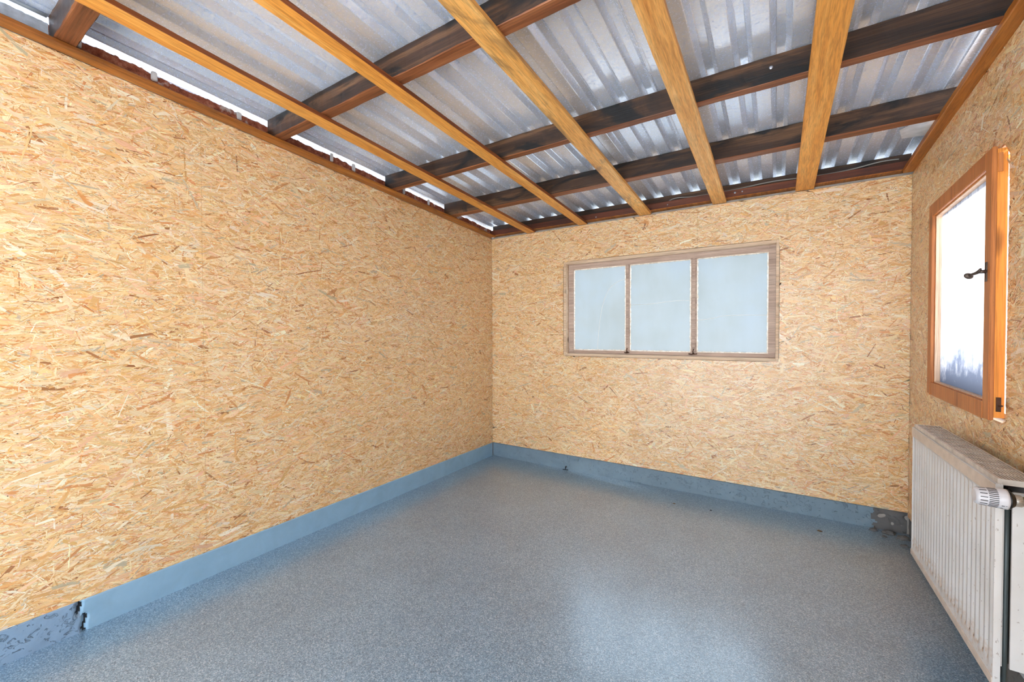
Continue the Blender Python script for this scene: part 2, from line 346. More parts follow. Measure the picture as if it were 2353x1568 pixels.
BL = .1297
WIN = (.770, 2.372, 1.006, 1.836)
HOLE = (.345, 1.208, .886, 1.853)      # along -Y
osb_wall('wall_left', (0, 0, 0), (0, -1, 0), (0, 0, 1), (1, 0, 0), 0, 4.6, BL, lambda u: ROOM_H+SL*u, [], 3, 21000, [(2.43, BL, 2.3), (.93, BL, 2.3), (3.9, BL, 2.3)])
osb_wall('wall_back', (0, 0, 0), (1, 0, 0), (0, 0, 1), (0, -1, 0), 0, WX, BL+.004, lambda u: ROOM_H-.003, [WIN], 5, 21000,
         [(2.3745, 1.832, 1.862), (2.3745, .975, 1.01), (1.86, 1.838, 2.13)])
osb_wall('wall_right', (WX, 0, 0), (0, -1, 0), (0, 0, 1), (-1, 0, 0), 0, 4.6, BL-.02, lambda u: ROOM_H+SL*u, [HOLE], 9, 19000, [(1.209, .80, .885), (1.215, 1.853, 1.875)])

# masonry behind the boards (outer shell), left with a ragged broken brick crown under the sheets
def shell_right():
    bm = bmesh.new(); x0, x1 = WX+.0165, WX+.14; a, b, c, d = HOLE; a -= .004; b += .004; c -= .004; d += .004
    for y0, y1, z0, z1 in [(-a, .14, 0, None), (-4.6, -b, 0, None), (-b, -a, 0, c), (-b, -a, d, None)]:
        vs = box(bm, x0, x1, y0, y1, z0, 1 if z1 is None else z1)
        if z1 is None:
            for v in vs:
                if v.co.z > .9: v.co.z = rz(.10, v.co.y)
        
    return struct(finish('wall_right_masonry', bm, 'outside_wall'))
def shell_back():
    bm = bmesh.new(); y0, y1 = .0165, .14; a, b, c, d = WIN; a += .0015; b -= .0015; c += .0015; d -= .0015
    for x0, x1, z0, z1 in [(-.14, a, 0, 2.150), (b, WX+.0165, 0, 2.150), (a, b, 0, c), (a, b, d, 2.150)]: box(bm, x0, x1, y0 if x0 > -.1 else y0, y1, z0, z1)
    return struct(finish('wall_back_masonry', bm, 'outside_wall'))
shell_right(); shell_back()
def shell_left():
    rg = random.Random(4); bm = bmesh.new(); n = 900; Y = [-.0+.0165-(4.62)*k/n for k in range(n+1)]
    prof = []
    for y in Y:
        base = .103+.010*mn.noise((0, y*5, 3))+.008*mn.noise((0, y*19, 1))+.007*mn.noise((0, y*70, 2))
        if y < -2.915: base = .112
        prof.append(base+rg.uniform(-.0015, .0015))
    rings = []
    for i, y in enumerate(Y):
        z = rz(prof[i], y); dx = .006*mn.noise((y*30, 0, 5)) if y > -2.9 else 0
        rings.append([bm.verts.new(c) for c in [(-.0165, y, 0), (-.0165, y, rz(.02, y)), (-.020+dx, y, z-.012), (-.040+dx, y, z), (-.12, y, z-.02), (-.14, y, z-.03), (-.14, y, 0)]])
    for u, v, y in zip(rings, rings[1:], Y):
        for k in range(6):
            f = bm.faces.new((u[k], v[k], v[k+1], u[k+1])); f.material_index = (1 if y < -2.915 else 0) if k in (1, 2, 3) else 2
    bm.faces.new(rings[0]); bm.faces.new(rings[-1][::-1])
    return struct(finish('wall_left_masonry', bm, ['brick', 'limewash', 'outside_wall']))
shell_left()
# front wall with the open garage doorway behind the camera
bm = bmesh.new(); box(bm, -.14, .22, REAR, REAR+.1, 0, 2.42); box(bm, WX-.22, WX+.14, REAR, REAR+.1, 0, 2.42); box(bm, .22, WX-.22, REAR, REAR+.1, 2.16, 2.42)
struct(finish('wall_front', bm, 'outside_wall'))
bm = bmesh.new()
box(bm, -.14, WX+.14, REAR, .14, -.12, 0); struct(finish('floor', bm, 'floor'))
bm = bmesh.new(); box(bm, -12, 15, -16, 12, -.35, -.125); struct(finish('ground_outside', bm, 'ground'))
bm = bmesh.new(); box(bm, -5, 7, 2.6, 2.8, -.12, 2.32); struct(finish('dimming_wall', bm, 'dimming_grey'))  # unseen wall added to dim the daylight reaching the back window
bm = bmesh.new()
for k in range(36): box(bm, 4.6, 4.625, -4.4+k*.15, -4.4+k*.15+.142, -.12, 2.0)
struct(finish('fence_outside', bm, 'limewash'))

# plinths = baseboards
def plinth_strip(name, L0, L1, fn, mats, hi, amp, seed, crack=None, broken=None, nz=14):
    """fn(l, depth, z) -> point; depth positive into the room"""
    bm = bmesh.new(); n = int((L1-L0)/.005); rows = []
    for i in range(n+1):
        l = L0+(L1-L0)*i/n; col = []
        for k in range(nz+1):
            z = hi*k/nz; d = amp*(mn.noise((l*6, z*6, seed))+.6*mn.noise((l*28, z*28, seed+3)))
            am = 1
            if broken: am = broken(l)
            if am > 1: d += (am-1)*(.006*mn.noise((l*15, z*22, seed+7))-.009*max(0, .2-z/hi)*5*abs(mn.noise((l*9, 0, seed)))-.006*max(0, mn.noise((l*30, z*30, seed+9))))
            if crack:
                cc = crack(z); w_ = .005+.004*mn.noise((z*60, 1, 1))
                if abs(l-cc) < w_+.004: d -= .014*max(0, 1-abs(l-cc)/(w_+.004))**.5
            col.append(bm.verts.new(fn(l, min(d, .0035)-.004, z)))
        col.append(bm.verts.new(fn(l, -.05, hi))); rows.append(col)
    for i, (u, v) in enumerate(zip(rows, rows[1:])):
        l = L0+(L1-L0)*(i+.5)/n
        for k in range(nz+1):
            f = bm.faces.new((u[k], v[k], v[k+1], u[k+1])); f.smooth = True
            f.material_index = 1 if (len(mats) > 1 and broken and broken(l+(.05*mn.noise((l*9, k*.35, 3)) if not crack else 0)) > 1.0) else 0
            if crack and abs(l-crack(hi*(k+.5)/nz)) < .0045+.003*mn.noise((k*1.7, 4, 2)): f.material_index = 2
    return struct(finish(name, bm, mats))
plinth_strip('baseboard_left', 0, 4.6, lambda l, d, z: (d+.004, -l, z), ['plinth_smooth', 'plinth_broken', 'dark_dirt'], BL, .0012, 2,
             crack=lambda z: 2.858+.013*(z/BL > .55)+.02*max(0, z/BL-.8)+.004*math.sin(z*90), broken=lambda l: 1.35 if l > 2.870 else 1.0)
plinth_strip('baseboard_back', 0, WX, lambda l, d, z: (l, .007-d, z), ['plinth_rough', 'concrete'], BL-.002, .0028, 8, broken=lambda l: 1.0 if l < 2.86 else 1.6+8*(l-2.86))
plinth_strip('baseboard_right', 0, 4.6, lambda l, d, z: (WX+.002-d, -l, z), ['concrete'], BL-.02, .003, 12)

# ------------------------------------------------------------------ roof sheets
PITCH_, X0 = .1308, .009
def sheet():
    bm = bmesh.new(); xs = []; k0, k1 = -3, 26
    for k in range(k0, k1+1):
        c = X0+k*PITCH_
        lap = .0022 if ((k-6) % 8) >= 4 else 0
        for dx, dz in [(-.037, 0), (-.034, .0015), (-.017, .0235), (-.014, .025), (.014, .025), (.017, .0235), (.034, .0015), (.037, 0)]: xs.append((c+dx, dz+lap*0))
        if k in (6, 14, 22): xs.append((c+.040, 0)); xs.append((c+.0402, .0022)); xs.append((c+.044, .0022)); xs.append((c+.052, 0))
    ys = [-4.75+(4.98)*j/60 for j in range(61)]
    T = .0012; lo = []; hi = []
    for y in ys:
        lo.append([bm.verts.new((x, y, rz(.1305+dz, y)+.0012*mn.noise((x*3, y*3, 0)))) for x, dz in xs])
        hi.append([bm.verts.new((x, y, rz(.1305+dz+T, y)+.0012*mn.noise((x*3, y*3, 0)))) for x, dz in xs])
    nx = len(xs)
    for j in range(60):
        for i in range(nx-1):
            bm.faces.new((lo[j][i], lo[j+1][i], lo[j+1][i+1], lo[j][i+1])); bm.faces.new((hi[j][i], hi[j][i+1], hi[j+1][i+1], hi[j+1][i]))
    for j in range(60):
        bm.faces.new((lo[j][0], hi[j][0], hi[j+1][0], lo[j+1][0])); bm.faces.new((lo[j][-1], lo[j+1][-1], hi[j+1][-1], hi[j][-1]))
    for i in range(nx-1):
        bm.faces.new((lo[0][i], lo[0][i+1], hi[0][i+1], hi[0][i])); bm.faces.new((lo[-1][i], hi[-1][i], hi[-1][i+1], lo[-1][i+1]))
    return struct(finish('ceiling', bm, 'sheet'))
sheet()

# ------------------------------------------------------------------ timbers
def timber(name, x0, x1, y0, y1, o0, o1, axis, mats, jit=.0012, seed=0, under=None, sidex=None, ch=.003, step=.03, end_taper=None):
    """follows the roof slope: z = ROOM_H + off - SL*y ; axis 0 runs along X, 1 along Y"""
    bm = bmesh.new(); L0, L1 = (x0, x1) if axis == 0 else (y0, y1); a0, a1 = (y0, y1) if axis == 0 else (x0, x1)
    n = max(2, int((L1-L0)/step)); ring = [(a0+ch, o0), (a1-ch, o0), (a1, o0+ch), (a1, o1-ch), (a1-ch, o1), (a0+ch, o1), (a0, o1-ch), (a0, o0+ch)]
    rows = []
    for i in range(n+1):
        l = L0+(L1-L0)*i/n; row = []
        for k, (a, o) in enumerate(ring):
            da = jit*mn.noise((l*4, k*3.1, seed))+jit*.7*mn.noise((l*23, k*3.1, seed)); do = jit*mn.noise((l*5, k*2.3, seed+9)) if 4 <= k <= 5 or True else 0
            if k in (4, 5): do = -abs(do)
            p = (l, a+da) if axis == 0 else (a+da, l)
            row.append(bm.verts.new((p[0], p[1], rz(o+do*.6, p[1]))))
        rows.append(row)
    for u, v in zip(rows, rows[1:]):
        for k in range(8):
            f = bm.faces.new((u[k], v[k], v[(k+1) % 8], u[(k+1) % 8]))
            if under is not None and k in (0, 7): f.material_index = under
            if sidex is not None and k in (1, 2, 3): f.material_index = sidex
    bm.faces.new(rows[0]); bm.faces.new(rows[-1][::-1])
    return finish(name, bm, mats)

g = 'dark purlins under the roof sheets'
for nm, yy0, yy1, lab, sd_, xe in [
    ('roof_beam', -2.109, -2.054, 'old dark brown beam with black stains, the longest one crossing the upper middle of the ceiling', 1, 3.03),
    ('roof_beam', -1.300, -1.257, 'old dark brown beam with pale nail, second from the camera among those reaching the right wall', 2, 3.03),
    ('roof_beam', -.675, -.617, 'old dark brown beam nearest the back wall plate, with glossy damp streaks', 3, 3.03),
    ('roof_beam', -2.918, -2.858, 'short stretch of smooth brown beam at the top left corner of the photo', 4, 3.03)]:
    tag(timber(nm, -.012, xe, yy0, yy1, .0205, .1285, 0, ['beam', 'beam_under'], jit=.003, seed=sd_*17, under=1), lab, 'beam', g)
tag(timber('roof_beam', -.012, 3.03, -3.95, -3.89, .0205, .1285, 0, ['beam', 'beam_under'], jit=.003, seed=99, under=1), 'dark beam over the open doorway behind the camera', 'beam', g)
for o in COL.objects:
    if o.name.startswith('roof_beam') : pass
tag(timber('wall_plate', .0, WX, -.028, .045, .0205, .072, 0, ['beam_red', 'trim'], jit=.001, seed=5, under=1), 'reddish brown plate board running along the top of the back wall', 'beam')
tag(timber('eaves_beam', .0, WX, .02, .075, .0735, .1285, 0, ['beam', 'beam'], jit=.001, seed=6), 'blackish beam behind the grey cable on top of the wall plate', 'beam')

g = 'light pine battens under the dark beams'
for x0, x1, mt, lab, sd_, j in [
    (.402, .490, 'batten', 'narrow-looking orange pine batten nearest the left wall with dark knot and rough edge', 11, .002),
    (.918, .998, 'batten', 'smooth orange pine batten with dark reddish edge, second from the left wall', 12, .0012),
    (1.436, 1.527, 'batten_b', 'pale pine batten with grey stain bands, middle of the five', 13, .0012),
    (1.962, 2.050, 'batten_rough', 'coarse saw-marked pine batten above the three-pane window', 14, .0015),
    (2.455, 2.554, 'batten', 'wide smooth pine batten nearest the right wall', 15, .001)]:
    tag(timber('ceiling_batten', x0, x1, -4.55, -.001, .0, .0200, 1, [mt, 'bark_edge'], jit=j, seed=sd_, sidex=1 if sd_ in (11, 12) else None, ch=.0015), lab, 'batten', g)
o = timber('trim_1', .0, .064, -4.55, -.03, .0005, .0200, 1, ['trim'], jit=.0015, seed=21, ch=.004); struct(o)
o = timber('trim_2', 2.973, 3.034, -4.55, -.03, .0005, .0300, 1, ['trim'], jit=.001, seed=22, ch=.003); struct(o)

# ------------------------------------------------------------------ cable, conduit, screws
bm = bmesh.new(); pts = []
for i in range(90):
    x = 1.60+i*(2.96-1.60)/89
    z = ROOM_H+.0785; y = .0
    if x < 1.68: z -= (1.68-x)*.35
    z += .012*math.exp(-((x-1.72)/.07)**2)+.012*math.exp(-((x-2.33)/.16)**2)+.020*math.exp(-((x-2.9)/.13)**2)
    pts.append((x, y-.002*math.sin(x*9), z+.002))
tube(bm, pts, .0040); c = finish('electric_cable', bm, 'cable', smooth=True); tag(c, 'thin grey cable lying along the top of the back wall plate', 'cable')
bm = bmesh.new(); tube(bm, [(-.006, -4.5+i*(1.575)/30, rz(.121, -4.5+i*1.575/30)) for i in range(31)], .008, 10)
tag(finish('conduit_pipe', bm, 'conduit', smooth=True), 'grey conduit running above the left wall into the corner beam', 'pipe')
def screw(x, y, z, n, lab, r=.0045):
    bm = bmesh.new(); lathe(bm, (x, y, z), n, [(0, r*.9), (.001, r), (.0025, r*.8), (.0032, r*.3)], 10)
    return tag(finish('bolt_head', bm, 'steel'), lab, 'bolt', 'bolt heads on the roof timbers')
screw(2.105, -.0285, ROOM_H+.052, (0, -1, 0), 'left of the two shiny bolt heads on the reddish wall plate', .008)
screw(2.150, -.0285, ROOM_H+.052, (0, -1, 0), 'right, duller bolt head of the pair on the reddish wall plate', .006)
screw(1.655, -.0285, ROOM_H+.045, (0, -1, 0), 'single bolt head on the wall plate left of the rough batten', .005)
screw(1.085, -.0285, ROOM_H+.040, (0, -1, 0), 'bolt head on the wall plate above the window left edge', .006)
screw(2.33, -1.3022, rz(.078, -1.30), (0, -1, 0), 'bent pale nail head in a black stain on the second dark beam', .008)

# white mortar lumps in the brick crown and a white patch standing in for flashing at the far right corner
ML = ['whitish mortar dab right beside the short corner beam', 'mortar dab in the brick edge midway between corner beam and longest beam', 'mortar dab left of the longest dark beam end', 'slim white mortar dab just right of the longest beam, first of two close together', 'slim white mortar dab, second of the close pair right of the longest beam', 'mortar dab in the brick edge just past the second dark beam end', 'farthest mortar dab, near the third dark beam end']
for i, (y, h) in enumerate([(-2.84, .03), (-2.60, .022), (-2.25, .02), (-1.72, .03), (-1.56, .026), (-1.12, .028), (-.86, .022)]):
    bm = bmesh.new(); box(bm, -.018, -.008, y-.012, y+.010, rz(.060, y), rz(.080+h, y)); bevel(bm, .003)
    for v in bm.verts: v.co += Vector((0, .004*mn.noise(v.co*40), .004*mn.noise(v.co*50)))
    tag(finish('mortar_lump', bm, 'white_mortar'), ML[i], 'mortar', 'mortar dabs along the left wall top')
bm = bmesh.new()  # white piece put in place of daylight showing through a roof gap
v1 = [bm.verts.new(c) for c in [(2.90, -.33, rz(.126, -.33)), (3.06, -.55, rz(.126, -.55)), (3.06, -.20, rz(.126, -.2)), (2.93, -.22, rz(.126, -.22))]]
r = bmesh.ops.extrude_face_region(bm, geom=[bm.faces.new(v1)])
for v in [e for e in r['geom'] if isinstance(e, bmesh.types.BMVert)]: v.co.z += .0015
tag(finish('roof_gap_light', bm, 'white_mortar'), 'white patch standing in for daylight through the roof gap at the far right corner', 'gap_daylight')

# ------------------------------------------------------------------ back window
win = struct(bpy.data.objects.new('window_1', None)); COL.objects.link(win); win.location = (1.57, 0, 1.006)
a, b, c, d = WIN; a += .002; b -= .002; c += .002; d -= .002
bm = bmesh.new(); T = .017    # outer casing
for q in [(a, a+.026, c, d), (b-.019, b, c, d), (a+.026, b-.019, d-.022, d), (a+.026, b-.019, c, c+.022)]:
    box(bm, q[0], q[1], .000, .10, q[2], q[3])
bevel(bm, .0015, 1); struct(finish('window_casing', bm, 'casing', win))
bm = bmesh.new(); fx0, fx1, fz0, fz1 = a+.026, b-.019, c+.022, d-.022; Y0, Y1 = .052, .088
PX = [(.846, 1.307), (1.343, 1.808), (1.850, 2.307)]; PZ = (1.060, 1.768)
for q in [(fx0, PX[0][0], fz0, fz1), (PX[2][1], fx1, fz0, fz1), (PX[0][0], PX[2][1], PZ[1], fz1), (PX[0][0], PX[2][1], fz0, PZ[0])]: box(bm, q[0], q[1], Y0, Y1, q[2], q[3])
bevel(bm, .002, 2); struct(finish('window_frame', bm, 'frame', win))
for (l, r_) in ((PX[0][1], PX[1][0]), (PX[1][1], PX[2][0])):
    bm = bmesh.new(); m = (l+r_)/2
    box(bm, l, r_, Y0+.008, Y1-.001, PZ[0]-.001, PZ[1]+.001); bevel(bm, .003, 2); box(bm, m-.010, m+.010, Y0-.003, Y0+.010, PZ[0]-.001, PZ[1]+.001)
    struct(finish('mullion', bm, 'frame', win))
rg = random.Random(8)
cracks = [[(.47, .0), (.475, .10), (.49, .22), (.515, .36), (.55, .50), (.60, .62), (.68, .73), (.78, .79), (.88, .825), (1., .84)],
          [(0, .535), (.15, .535), (.35, .535), (.5, .545), (.7, .558), (.85, .56), (1, .555)],
          [(0, .345), (.12, .347), (.25, .362), (.40, .385), (.6, .385), (.8, .383), (1, .378)]]
for i, (l, r_) in enumerate(PX):
    bm = bmesh.new()
    vs = box(bm, l+.0035, r_-.0035, .0672, .0690, PZ[0]+.0035, PZ[1]-.0035)
    for f in bm.faces: f.material_index = 0 if f.normal.y < -.5 else 1
    pn = struct(finish('pane', bm, ['pane_frost', 'clear'], win))
    bm = bmesh.new()      # ragged putty bead round the glass, whitened to imitate sky light through gaps
    for (p0, p1, ax) in [((l, PZ[0]), (l, PZ[1]), 0), ((r_, PZ[0]), (r_, PZ[1]), 1), ((l, PZ[0]), (r_, PZ[0]), 2), ((l, PZ[1]), (r_, PZ[1]), 3)]:
        n = 60; prev = None
        for k in range(n+1):
            s_ = k/n; x = p0[0]+(p1[0]-p0[0])*s_; z = p0[1]+(p1[1]-p0[1])*s_; wd = .0080+.0040*mn.noise((x*45, z*45, i*5+ax))+rg.uniform(-.0008, .0008)
            dx, dz = [(1, 0), (-1, 0), (0, 1), (0, -1)][ax]
            cur = [bm.verts.new((x-dx*.002, .0625, z-dz*.002)), bm.verts.new((x+dx*wd, .0668, z+dz*wd))]
            if prev: bm.faces.new((prev[0], cur[0], cur[1], prev[1]))
            prev = cur
    struct(finish('putty_glow_bead', bm, 'putty_glow', win))
    cr = cracks[i]; P = []
    for (u, v), (u_, v_) in zip(cr, cr[1:]):
        for k in range(6):
            s_ = k/6; P.append((l+(r_-l)*(u+(u_-u)*s_), .0681, PZ[0]+(PZ[1]-PZ[0])*(v+(v_-v)*s_)))
    P.append((l+(r_-l)*cr[-1][0], .0681, PZ[0]+(PZ[1]-PZ[0])*cr[-1][1]))
    for _ in range(3): P = [P[0]]+[tuple((P[k-1][q]+2*P[k][q]+P[k+1][q])/4 for q in range(3)) for k in range(1, len(P)-1)]+[P[-1]]
    bm = bmesh.new(); tube(bm, P, .0019, 6); struct(finish('glass_crack', bm, 'crack', win, smooth=True))
for x, s_ in ((1.325, .8), (1.829, 1.2)):
    bm = bmesh.new(); tube(bm, [(x-.028*s_, .046, 1.048), (x-.01*s_, .042, 1.044), (x+.004, .040, 1.046), (x+.022*s_, .044, 1.049)], .004, 6)
    tube(bm, [(x, .043, 1.048), (x-.003, .038, 1.065), (x+.001, .043, 1.085*1.0)], .0035, 6); cyl(bm, (x, .036, 1.05), (x, .052, 1.05), .007)
    struct(finish('window_catch', bm, 'rust', win, smooth=True))

# ------------------------------------------------------------------ casement window in the right wall
w2 = struct(bpy.data.objects.new('window_2', None)); COL.objects.link(w2); w2.location = (WX, -.78, .886)
a, b, c, d = HOLE
bm = bmesh.new()            # lining of the opening
x0, x1 = WX+.020, WX+.13; a2, b2, c2, d2 = a-.003, b+.003, c-.003, d+.003
for y0, y1, z0, z1 in [(-a2-.02, -a2, c2, d2), (-b2, -b2+.004, c2, d2), (-b2+.004, -a2-.02, d2-.018, d2), (-b2+.004, -a2-.02, c2, c2+.018)]: box(bm, x0+.03, x1, y0, y1, z0, z1)
struct(finish('window_lining', bm, 'sash_in', w2))
# the sash is ajar: local frame s along the sash, t thickness
A = Vector((3.012, -.362)); B = Vector((2.985, -1.186)); e = (B-A); SW = e.length; e.normalize(); nrm = Vector((e.y, -e.x))    # towards the room?
if nrm.x > 0: nrm = -nrm
def sbox(bm, s0, s1, t0, t1, z0, z1, mat=0):
    vs = box(bm, s0, s1, t0, t1, z0, z1, mat)
    for v in vs:
        p = A+e*v.co.x-nrm*v.co.y; v.co = Vector((p.x, p.y, v.co.z))
    return vs
Z0, Z1, RW = .893, 1.850, .058
bm = bmesh.new()
for q in [(0, RW+.004, Z0, Z1), (SW-RW, SW, Z0, Z1), (RW+.004, SW-RW, Z1-RW-.004, Z1), (RW+.004, SW-RW, Z0, Z0+RW)]: sbox(bm, q[0], q[1], 0, .013, q[2], q[3])
bmesh.ops.bevel(bm, geom=[x for x in bm.edges], offset=.002, segments=2, affect='EDGES')
sash = struct(finish('sash_frame', bm, 'sash', w2))
bm = bmesh.new(); q0 = .012
for q in [(q0, RW+.006, Z0+.010, Z1-.010), (SW-RW-.002, SW-.001, Z0+.010, Z1-.010), (RW+.006, SW-RW-.002, Z1-RW-.006, Z1-.010), (RW+.006, SW-RW-.002, Z0+.010, Z0+RW+.002)]: sbox(bm, q[0], q[1], .0132, .038, q[2], q[3])
struct(finish('sash_rebate', bm, 'sash_edge', w2))
bm = bmesh.new(); I = (RW+.006, SW-RW-.002, Z0+RW+.002, Z1-RW-.006)    # pale lining inside the sash
for q in [(I[0], I[0]+.005, I[2], I[3]), (I[1]-.005, I[1], I[2], I[3]), (I[0]+.005, I[1]-.005, I[3]-.005, I[3]), (I[0]+.005, I[1]-.005, I[2], I[2]+.005)]: sbox(bm, q[0], q[1], .0135, .037, q[2], q[3])
struct(finish('sash_lining', bm, 'sash_in', w2))
bm = bmesh.new(); vs = sbox(bm, I[0]+.005, I[1]-.005, .030, .034, I[2]+.005, I[3]-.005); bmesh.ops.recalc_face_normals(bm, faces=bm.faces[:])
for f in bm.faces: f.material_index = 0 if f.normal.x < -.8 else 1
struct(finish('pane', bm, ['pane_dirty', 'clear'], w2))
# handle: keyhole plate, pivot and oval thumb lever
def sp(s_, t_, z): p = A+e*s_-nrm*t_; return (p.x, p.y, z)
hs = SW-RW*.55; bm = bmesh.new(); sbox(bm, hs-.005, hs+.005, -.003, 0, 1.385, 1.452); bevel(bm, .001, 1)
hb = struct(finish('handle_plate', bm, 'iron', w2))
bm = bmesh.new(); cyl(bm, sp(hs, -.001, 1.42), sp(hs, -.022, 1.42), .007, .006)
tube(bm, [sp(hs+.010, -.018, 1.430), sp(hs, -.020, 1.42), sp(hs-.012, -.024, 1.417), sp(hs-.028, -.029, 1.415), sp(hs-.036, -.032, 1.414)], [.003, .0065, .0055, .0048, .006], 10)
hl = struct(finish('handle_lever', bm, 'iron', w2, smooth=True))
bm = bmesh.new(); r = bmesh.ops.create_uvsphere(bm, u_segments=16, v_segments=10, radius=1, matrix=Matrix.Translation(sp(hs-.042, -.035, 1.411)) @ Matrix.Rotation(R(28), 4, 'Y') @ Matrix.Diagonal((.0135, .006, .0105, 1)))
struct(finish('handle_grip', bm, 'iron', w2, smooth=True))
bm = bmesh.new(); sbox(bm, SW-.0015, SW+.002, .018, .030, .925, .975); cyl(bm, sp(SW+.001, .024, .945), sp(SW+.012, .030, .947), .003); bevel(bm, .0006, 1)
struct(finish('stay_catch', bm, 'rust', w2))
bm = bmesh.new(); sbox(bm, SW-.001, SW+.002, .0145, .026, 1.76, 1.825); struct(finish('corner_wedge', bm, 'sash', w2))

# ------------------------------------------------------------------ radiator
XR, YA, YB, ZB, ZT = 2.884, -.733, -1.580, .187, .770
rad = empty('radiator', (2.94, -1.157, .187), 'white ribbed panel radiator with grille top hung under the open casement', 'radiator')
bm = bmesh.new(); nfl = 25; fp = (YA-YB)/nfl; ys = []
for k in range(nfl):
    for s_, dd_ in [(0, 0), (.18, 0), (.34, .8), (.42, 1), (.58, 1), (.66, .8), (.82, 0)]: ys.append((YA-(k+s_)*fp, dd_))
ys.append((YB, 0)); zs = [ZB, ZB+.020, ZB+.028, ZB+.043, ZB+.055, ZB+.066, ZB+.085, ZB+.12, .4, .6, ZT-.09, ZT-.066, ZT-.052, ZT-.046, ZT-.040, ZT]
rl = bm.verts.layers.float.new('rust'); G = []; rg = random.Random(5)
rk = [rg.uniform(.75, 1.15) for _ in range(nfl+1)]
for z in zs:
    row = []
    for i, (y, dp) in enumerate(ys):
        up_ = min(1, max(0, (z-(ZB+.040))/.030)); dn_ = min(1, max(0, (ZT-.046-z)/.02)); m_ = min(up_, dn_)
        bandz = 0.004 if (z > ZT-.043) else (.004 if z < ZB+.024 else 0)
        v = bm.verts.new((XR+.004-bandz+.0075*dp*m_, y, z))
        ru = 0
        if ZB+.05 < z < ZB+.07 and dp >= 1: ru = rk[min(i//7, nfl)]
        elif ZB+.04 < z < ZB+.09: ru = .22
        elif z < ZB+.03: ru = .12
        v[rl] = ru; row.append(v)
    G.append(row)
for u, v in zip(G, G[1:]):
    for i in range(len(ys)-1): f = bm.faces.new((u[i], v[i], v[i+1], u[i+1])); f.smooth = True
# back side and returns
bk = [[bm.verts.new((XR+.014, y, z)) for y in (YA, YB)] for z in (ZB, ZT)]
for (u, v) in zip(G, G[1:]):
    pass
box(bm, XR+.012, XR+.016, YB, YA, ZB+.001, ZT-.001); box(bm, XR+.001, XR+.014, YB, YB+.003, ZB, ZT); box(bm, XR+.001, XR+.014, YA-.003, YA, ZB, ZT); box(bm, XR+.001, XR+.014, YB, YA, ZB-.001, ZB+.003); box(bm, XR+.001, XR+.014, YB, YA, ZT-.003, ZT+.001)
bmesh.ops.delete(bm, geom=[v for r_ in bk for v in r_], context='VERTS')
finish('front_panel', bm, 'enamel', rad)
bm = bmesh.new(); box(bm, XR-.0015, XR+.002, YB, YA+.001, ZT-.040, ZT-.002); bevel(bm, .001, 1); o = finish('top_band', bm, 'enamel_cream', rad); o['label'] = 'aged cream top band'
bm = bmesh.new(); box(bm, XR-.0015, XR+.002, YB, YA+.001, ZB-.001, ZB+.022); bevel(bm, .001, 1); o = finish('bottom_band', bm, 'enamel_cream', rad); o['label'] = 'aged cream bottom band'
bm = bmesh.new(); box(bm, 2.966, 2.980, YB+.02, YA-.02, ZB+.01, ZT-.01); finish('rear_panel', bm, 'enamel', rad)
bm = bmesh.new(); n = 50        # convector fins between the panels
for k in range(n): box(bm, XR+.018, 2.964, YA-.03-k*(YA-YB-.06)/n, YA-.0305-k*(YA-YB-.06)/n, ZB+.05, ZT-.05)
finish('convector_fins', bm, 'inner_dark', rad)
bm = bmesh.new(); gx0, gx1, gy0, gy1, gz = XR+.006, 2.975, YB+.004, YA-.003, .7800    # top grille
nb, nc = 9, 13
box(bm, gx0, gx0+.008, gy0, gy1, gz-.012, gz+.005); box(bm, gx1-.006, gx1, gy0, gy1, gz-.012, gz+.005); box(bm, gx0+.008, gx1-.006, gy0-.0005, gy0+.0006, gz-.012, gz+.0045)
for k in range(nb):
    x = gx0+.008+(k+.8)*(gx1-gx0-.014)/(nb+.6); box(bm, x-.0018, x+.0018, gy0, gy1, gz-.006, gz+.004)
for k in range(nc+1):
    y = gy0+k*(gy1-gy0)/nc; box(bm, gx0+.008, gx1-.006, max(gy0, y-.0045), min(gy1, y+.0045), gz-.002, gz+.0045)
finish('grille', bm, 'enamel_grille', rad)
bm = bmesh.new(); box(bm, XR+.017, 2.906, YB+.010, YB+.014, .243, ZT-.02)
finish('side_cover', bm, 'enamel', rad)
bm = bmesh.new(); box(bm, 2.920, 2.978, YB+.006, YB+.012, .243, ZT-.02); finish('side_cover', bm, 'enamel', rad)
bm = bmesh.new(); tube(bm, [(2.9135, YB+.020, z) for z in (.10, .3, .5, .70)], .0062, 12); finish('riser_pipe', bm, 'pipe_dark', rad, smooth=True)
bm = bmesh.new(); box(bm, 2.909, 2.9205, YB+.030, YB+.034, .20, ZT-.02); finish('slot_shade', bm, 'black_plastic', rad)  # black strip standing in for the shade inside the open slot
bm = bmesh.new()                 # brackets fixing it to the wall
for y in (YA-.15, YB+.15):
    for z in (.66, .25):
        bm = bmesh.new(); box(bm, 2.9805, WX-.001, y-.015, y+.015, z, z+.04); finish('wall_bracket', bm, 'enamel', rad)
